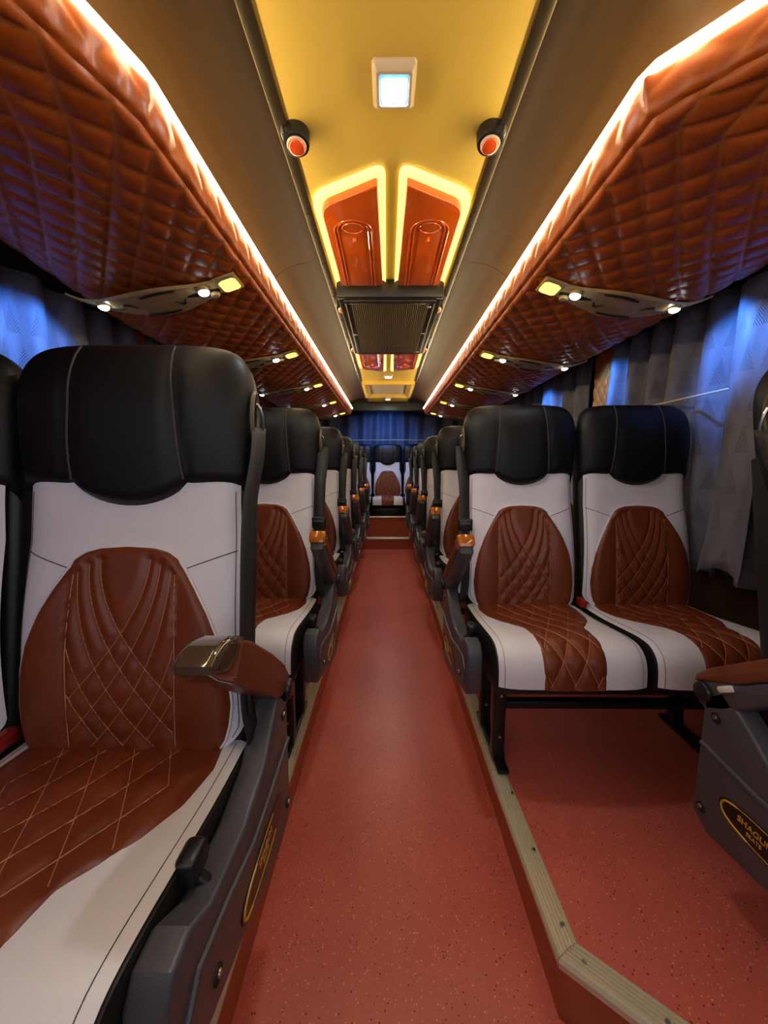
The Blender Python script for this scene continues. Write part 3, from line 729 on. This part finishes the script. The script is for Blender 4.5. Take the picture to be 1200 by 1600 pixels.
def side_outline(): return [(.095, .535), (.135, .50), (.135, .21), (.09, .185), (-.02, .20), (-.16, .255), (-.27, .285), (-.325, .300), (-.345, .33), (-.345, .44), (-.325, .468), (-.285, .470), (-.235, .435), (-.12, .425), (-.02, .445), (.05, .505)]
def arm(root, x, cap, padm, extra=False, fat=False):
    piv = Vector((x, .135, .505)); dirv = Vector((0, -.30, .225)).normalized(); up = Vector((0, .225, .30)).normalized()
    def at(d, u): p = piv + dirv * d + up * u; return (p.y, p.z)
    low = [at(-.035, -.018), at(-.02, -.04), at(.03, -.045), at(.16, -.034), at(.30, -.030), at(.392, -.024), at(.398, .004), at(.10, .006), at(.0, .028), at(-.03, .02)]
    if fat: low = [at(-.035, -.018), at(-.02, -.035), at(.03, -.03), at(.10, -.02), at(.34, .0), at(.34, .012), at(.10, .012), at(.0, .028), at(-.03, .02)]
    a = MB().extrude(low, 'x', x - .024, x + .024, bev=.009, seg=3).build('armrest', 'grey_plastic', root)
    top = [at(-.02, .026), at(.0, .020), at(.10, .006), at(.398, .004), at(.405, .012), at(.403, .036), at(.385, .046), at(.20, .046), at(.04, .046), at(-.005, .040)]
    if fat: top = [at(-.01, .0), at(.04, -.022), at(.16, -.022), at(.30, -.018), at(.335, -.014), at(.335, .048), at(.28, .055), at(.15, .055), at(.05, .048), at(.0, .034)]
    MB().extrude(top, 'x', x - .0265, x + .0265, bev=.008, seg=3).build('armrest_pad', padm, a)
    capp = [at(.366, .000), at(.404, -.002), at(.412, .014), at(.409, .040), at(.388, .0505), at(.335, .0505), at(.345, .020)]
    if fat: capp = [at(.328, -.018), at(.385, -.018), at(.416, -.014), at(.424, -.004), at(.416, .014), at(.398, .032), at(.37, .046), at(.328, .054)]
    MB().extrude(capp, 'x', x - .029, x + .029, bev=.011, seg=4).build('end_cap', cap, a)
    sg = -1 if x < 0 else 1
    for q in (-1, 1): MB().cyl(piv + Vector((q * .024, 0, 0)), piv + Vector((q * .036, 0, 0)), .024, .021, 22, .004).build('pivot_cap', 'dark_plastic', a)
    if extra: MB().box(Vector((x - .004, *at(.062, .000))), (.054, .036, .014), Matrix.Rotation(-R(36), 3, 'X'), bev=.004).build('white_tape', 'paper', a)
    return a
def text_mesh(txt, size):
    cu = bpy.data.curves.new('t', 'FONT'); cu.body = txt; cu.size = size; cu.extrude = .0004; cu.align_x = 'CENTER'; cu.align_y = 'CENTER'
    ob = bpy.data.objects.new('t', cu); COL.objects.link(ob); dg = bpy.context.evaluated_depsgraph_get(); me = bpy.data.meshes.new_from_object(ob.evaluated_get(dg)); bpy.data.objects.remove(ob); return me
def side_panel(root, x, sg):
    """sg: which way the aisle lies (+1 aisle to +x)"""
    p = MB().extrude(side_outline(), 'x', x - .024, x + .024, bev=.008, seg=3).build('side_panel', 'grey_plastic', root)
    xf = x + sg * .0245
    MB().tube([(xf, .128, .385), (xf, .0, .372), (xf, -.10, .368), (xf, -.20, .392), (xf, -.285, .405), (xf, -.315, .38), (xf, -.318, .335)], .0055, 8).build('moulded_bead', 'grey_plastic', p)
    cy, cz = -.045, .292; N = 40
    oval = [(cy + .115 * math.copysign(abs(math.cos(a)) ** .7, math.cos(a)), cz + .031 * math.copysign(abs(math.sin(a)) ** .8, math.sin(a))) for a in np.linspace(0, 2 * math.pi, N, endpoint=False)]
    lb = MB().extrude(oval, 'x', xf - .001, xf + sg * .0012).build('name_plate', 'label_black', p, smooth=False)
    hn = 0 if sg > 0 else N // 2
    for k0, k1, rr in ((12, 27, .0022), (8, 34, .0008)):
        pts = [(xf + sg * .0015, cy + (q[0] - cy) * .94, cz + (q[1] - cz) * .88) for q in (oval * 2)[k0 + hn:k1 + hn]]
        MB().tube(pts, rr, 6).build('gold_line', 'gold', lb)
    rot = Matrix(((0, 0, sg), (sg, 0, 0), (0, 1, 0))).to_4x4()       # text x -> along y, text y -> z
    for txt, size, dz, dy in (('SHAGUN', .0175, .005, -.0), ('SEATS', .0115, -.0105, -.0)):
        me = text_mesh(txt, size); me.transform(Matrix.Translation((xf + sg * .0016, cy + (.036 if sg < 0 else -.0), cz + dz)) @ rot); me.materials.append(M['gold'])
        o = bpy.data.objects.new('lettering', me); COL.objects.link(o); o.parent = lb
    for (y, z) in ((.10, .465), (.11, .235), (-.24, .325)): 
        r0 = MB().cyl((xf - sg * .002, y, z), (xf + sg * .0015, y, z), .0125, .0115, 16).build('screw_recess', 'slot', p); MB().cyl((xf, y + .002, z), (xf + sg * .003, y + .002, z), .006, .005, 10).build('screw', 'steel', r0)
    lv = MB().box((x - sg * .018, -.205, .462), (.030, .046, .040), bev=.010, seg=3).build('recline_lever', 'dark_plastic', root)
    MB().cyl((x - sg * .02, -.205, .445), (x + sg * .0, -.205, .425), .010).build('lever_stem', 'dark_plastic', lv)
    return p
def belt(root, x, sg, tuck):
    """webbing that leaves a slot at the shoulder and hangs down the aisle edge"""
    def tape(pts, w, mat='belt', nm='seat_belt', tw=None):
        pts, _ = catmull(pts, 30); m = MB(); T = np.gradient(pts, axis=0); G = []
        for i, p in enumerate(pts):
            a = 0 if tw is None else tw[0] + (tw[1] - tw[0]) * ss(0, 1, i / 29); wv = np.array([math.cos(a), math.sin(a), 0]); G.append([p - wv * w / 2, p + wv * w / 2])
        o = m.grid(np.array(G)).build(nm, mat, root, angle=0); md = o.modifiers.new('t', 'SOLIDIFY'); md.thickness = .0016; return o
    c0 = Vector((x + sg * .003, .128, BASEZ + .665)); ov = [c0 + Matrix.Rotation(-RC, 3, 'X') @ Vector((0, .016 * math.cos(a), .046 * math.sin(a))) for a in np.linspace(0, 2 * math.pi, 25)]
    sl = MB().tube(ov, .0045, 8, cap=False).build('belt_slot', 'slot_rim', root)
    MB().tube([c0 + Vector((sg * (.002 + .010 * math.sin(t)), .010 - .006 * math.cos(t), .030 * math.cos(t) - .008)) for t in np.linspace(0, math.pi, 10)], .0032, 8).build('slot_ring', 'steel', sl)
    b = tape([(x + sg * .010, .130, BASEZ + .640), (x + sg * .014, .10, BASEZ + .58), (x + sg * .008, .060, BASEZ + .48), (x + sg * .004, .030, BASEZ + .30), (x + sg * .004, .005, BASEZ + .13), (x + sg * .006, .02, BASEZ + .02)], .046, tw=(R(75) * sg if tuck else R(20), R(85) * sg if tuck else R(35) * -sg))
    zb = .33 if not tuck else .17
    y_ = np.interp(zb, [.13, .30, .48], [.005, .03, .06])
    bk = MB().box((x + sg * .005, y_ - .006, BASEZ + zb), (.056 if not tuck else .030, .018, .048), bev=.006, seg=3).build('belt_buckle', 'dark_plastic', b)
    MB().box((x + sg * .005, y_ - .017, BASEZ + zb + .006), (.040 if not tuck else .018, .006, .008), bev=.002).build('buckle_bar', 'grey_plastic', bk)
    if tuck: MB().box((x + sg * .008, y_ - .010, BASEZ + zb - .05), (.010, .006, .07), bev=.002).build('belt_tongue', 'dark_plastic', bk)
def make_seat(side, n=2, cap='amber', padm='pad', tuck=False, extra=False, arm_off=.04, fat=False):
    """side: -1 seat unit left of the aisle, +1 right of it; local origin on the platform under the backrest line, x=0 on the unit's middle"""
    root = empty('bus_seat' if n == 1 else 'double_bus_seat', (0, 0, 0)); sg = -side          # aisle direction
    xs = [0.0] if n == 1 else [sg * PITCH / 2, -sg * PITCH / 2]
    for cx in xs:
        prof = CBASE
        c = MB().extrude(prof, 'x', cx - CB, cx + CB, bev=.004, seg=2).build('cushion', 'black_side', root)
        # backrest shell
        rows = []
        for s_ in np.r_[np.linspace(-.05, .50, 12), .56, .60]:
            hw_ = .214 + .004 * min(1, max(0, s_ / .4)) - (.03 if s_ < -.03 else 0); ring = []
            for k in range(28):
                th = 2 * math.pi * k / 28; x = hw_ * math.copysign(abs(math.cos(th)) ** .3, math.cos(th)); q = math.copysign(abs(math.sin(th)) ** .5, math.sin(th))
                yv = .058 + .036 * q; ring.append((x + cx, s_ * math.sin(RC) + yv * math.cos(RC) - .004, BASEZ + s_ * math.cos(RC) - yv * math.sin(RC)))
            rows.append(ring)
        m = MB().grid(np.array(rows), cv=True); m.f += [tuple(range(28)), tuple(13 * 28 + k for k in reversed(range(28)))]
        bk = m.build('backrest', 'black_side', root)
        seat_meshes(c, bk, cx)
    half = PITCH / 2 * n
    # steel frame: rails, crossbars, legs
    lx = [sg * (half - .074), -sg * (half - .10)] if n == 2 else [sg * (half - .05), -sg * (half - .06)]
    if True:
        MB().box((0, -.33, .328), (2 * half - .04, .035, .03), bev=.005).build('front_rail', 'black_steel', root)
        MB().box((0, .0, .328), (2 * half - .04, .035, .03), bev=.005).build('rear_rail', 'black_steel', root)
        MB().box((0, -.22, .200), (2 * half - .16, .03, .028), bev=.005).build('crossbar', 'black_steel', root)
        for i, x in enumerate(lx):
            for y in (-.235, -.065):
                z0 = .0078 if i == 0 else .0
                pts = [(y - .022, .318), (y - .018, .05), (y - .03, .016), (y - .03, z0), (y + .03, z0), (y + .03, .016), (y + .016, .05), (y + .022, .318)]
                l = MB().extrude(pts, 'x', x - .020, x + .020, bev=.004).build('leg', 'black_steel', root)
                for z in (.25, .10): MB().cyl((x, y - .019, z), (x, y - .026, z), .006, .005, 8).build('bolt', 'steel', l)
            MB().box((x, -.165, .008 + (.008 if i == 0 else 0)), (.05 if i else .036, .30, .016), bev=.004).build('floor_rail', 'black_steel', root)
    # red buckle between the seats
    xa = sg * (half + arm_off)
    side_panel(root, xa, sg); arm(root, xa, cap, padm, extra, fat)
    belt(root, sg * (half - .004), sg, tuck)
    if n == 2: MB().box((0, .0, .478), (.022, .05, .03), bev=.005).build('buckle_socket', 'red', root)
    return root
def lean(root, a):
    T = Matrix.Translation((0, .0, BASEZ)); Mx = T @ Matrix.Rotation(a, 4, 'X') @ T.inverted()
    for c in root.children:
        if c.name.split('.')[0] in ('backrest', 'seat_belt', 'belt_slot'): c.matrix_basis = Mx @ c.matrix_basis
def place(o, x, y, label, group=None, z=PLAT):
    o.location = (x, y, z); tag(o, label, 'seat', group); return o
XC = .755
nth_ = ['second', 'third', 'fourth', 'fifth', 'last']
l0 = make_seat(-1, 2, cap='dark_lacquer', padm='pad', tuck=True, arm_off=.012, fat=True); lean(l0, R(1)); l0.scale = (1.06, 1, 1)
place(l0, -XC - .018, YL - ROW - .01, 'nearest left double bus seat in brown and white leather with glossy dark armrest end')
lp = make_seat(-1, 2, arm_off=.032); place(lp, -XC, YL, 'second left double bus seat from the front, brown and white leather with amber armrest end')
for k in range(1, 5):
    c = copy_tree(lp); place(c, -XC, YL + ROW * k, '%s left double bus seat along the aisle, counted from the front' % ['', 'third', 'fourth', 'fifth', 'sixth and last'][k])
r0 = place(make_seat(1, 1, cap='pad', padm='pad', tuck=True, extra=True), XC + PITCH / 2 + .02, YR - ROW + .045, 'single bus seat at the right edge with white tape under its armrest')
rp = make_seat(1, 2); place(rp, XC, YR, 'front right double bus seat, seen whole, with its leg on the step nosing')
for k in range(1, 5):
    c = copy_tree(rp); place(c, XC, YR + ROW * k, '%s right double bus seat along the aisle, counted from the whole front one' % ['', 'second', 'third', 'fourth', 'fifth and last'][k])
# rear bench of single seats
def rear_seat():
    root = empty('rear_bench_seat', (0, 0, 0))
    prof = CBASE
    c = MB().extrude(prof, 'x', -CB, CB, bev=.004).build('cushion', 'black_side', root)
    bk = MB().box((0, .095, BASEZ + .27), (.43, .09, .62), Matrix.Rotation(-RC, 3, 'X'), bev=.03, seg=3).build('backrest', 'black_side', root)
    seat_meshes(c, bk, 0); MB().box((0, -.17, .27), (.42, .42, .12), bev=.01).build('plinth', 'black_steel', root); return root
rs = rear_seat()
names = ['at the far left end of the rear bench', 'left of the middle on the rear bench', 'in the middle of the rear bench facing down the aisle', 'right of the middle on the rear bench', 'at the far right end of the rear bench']
for k, q in enumerate((2, 0, 1, 3, 4)):
    o = rs if k == 0 else copy_tree(rs)
    place(o, (q - 2) * PITCH, 5.62, 'brown and white bus seat ' + names[q], 'rear bench seats', z=.225)
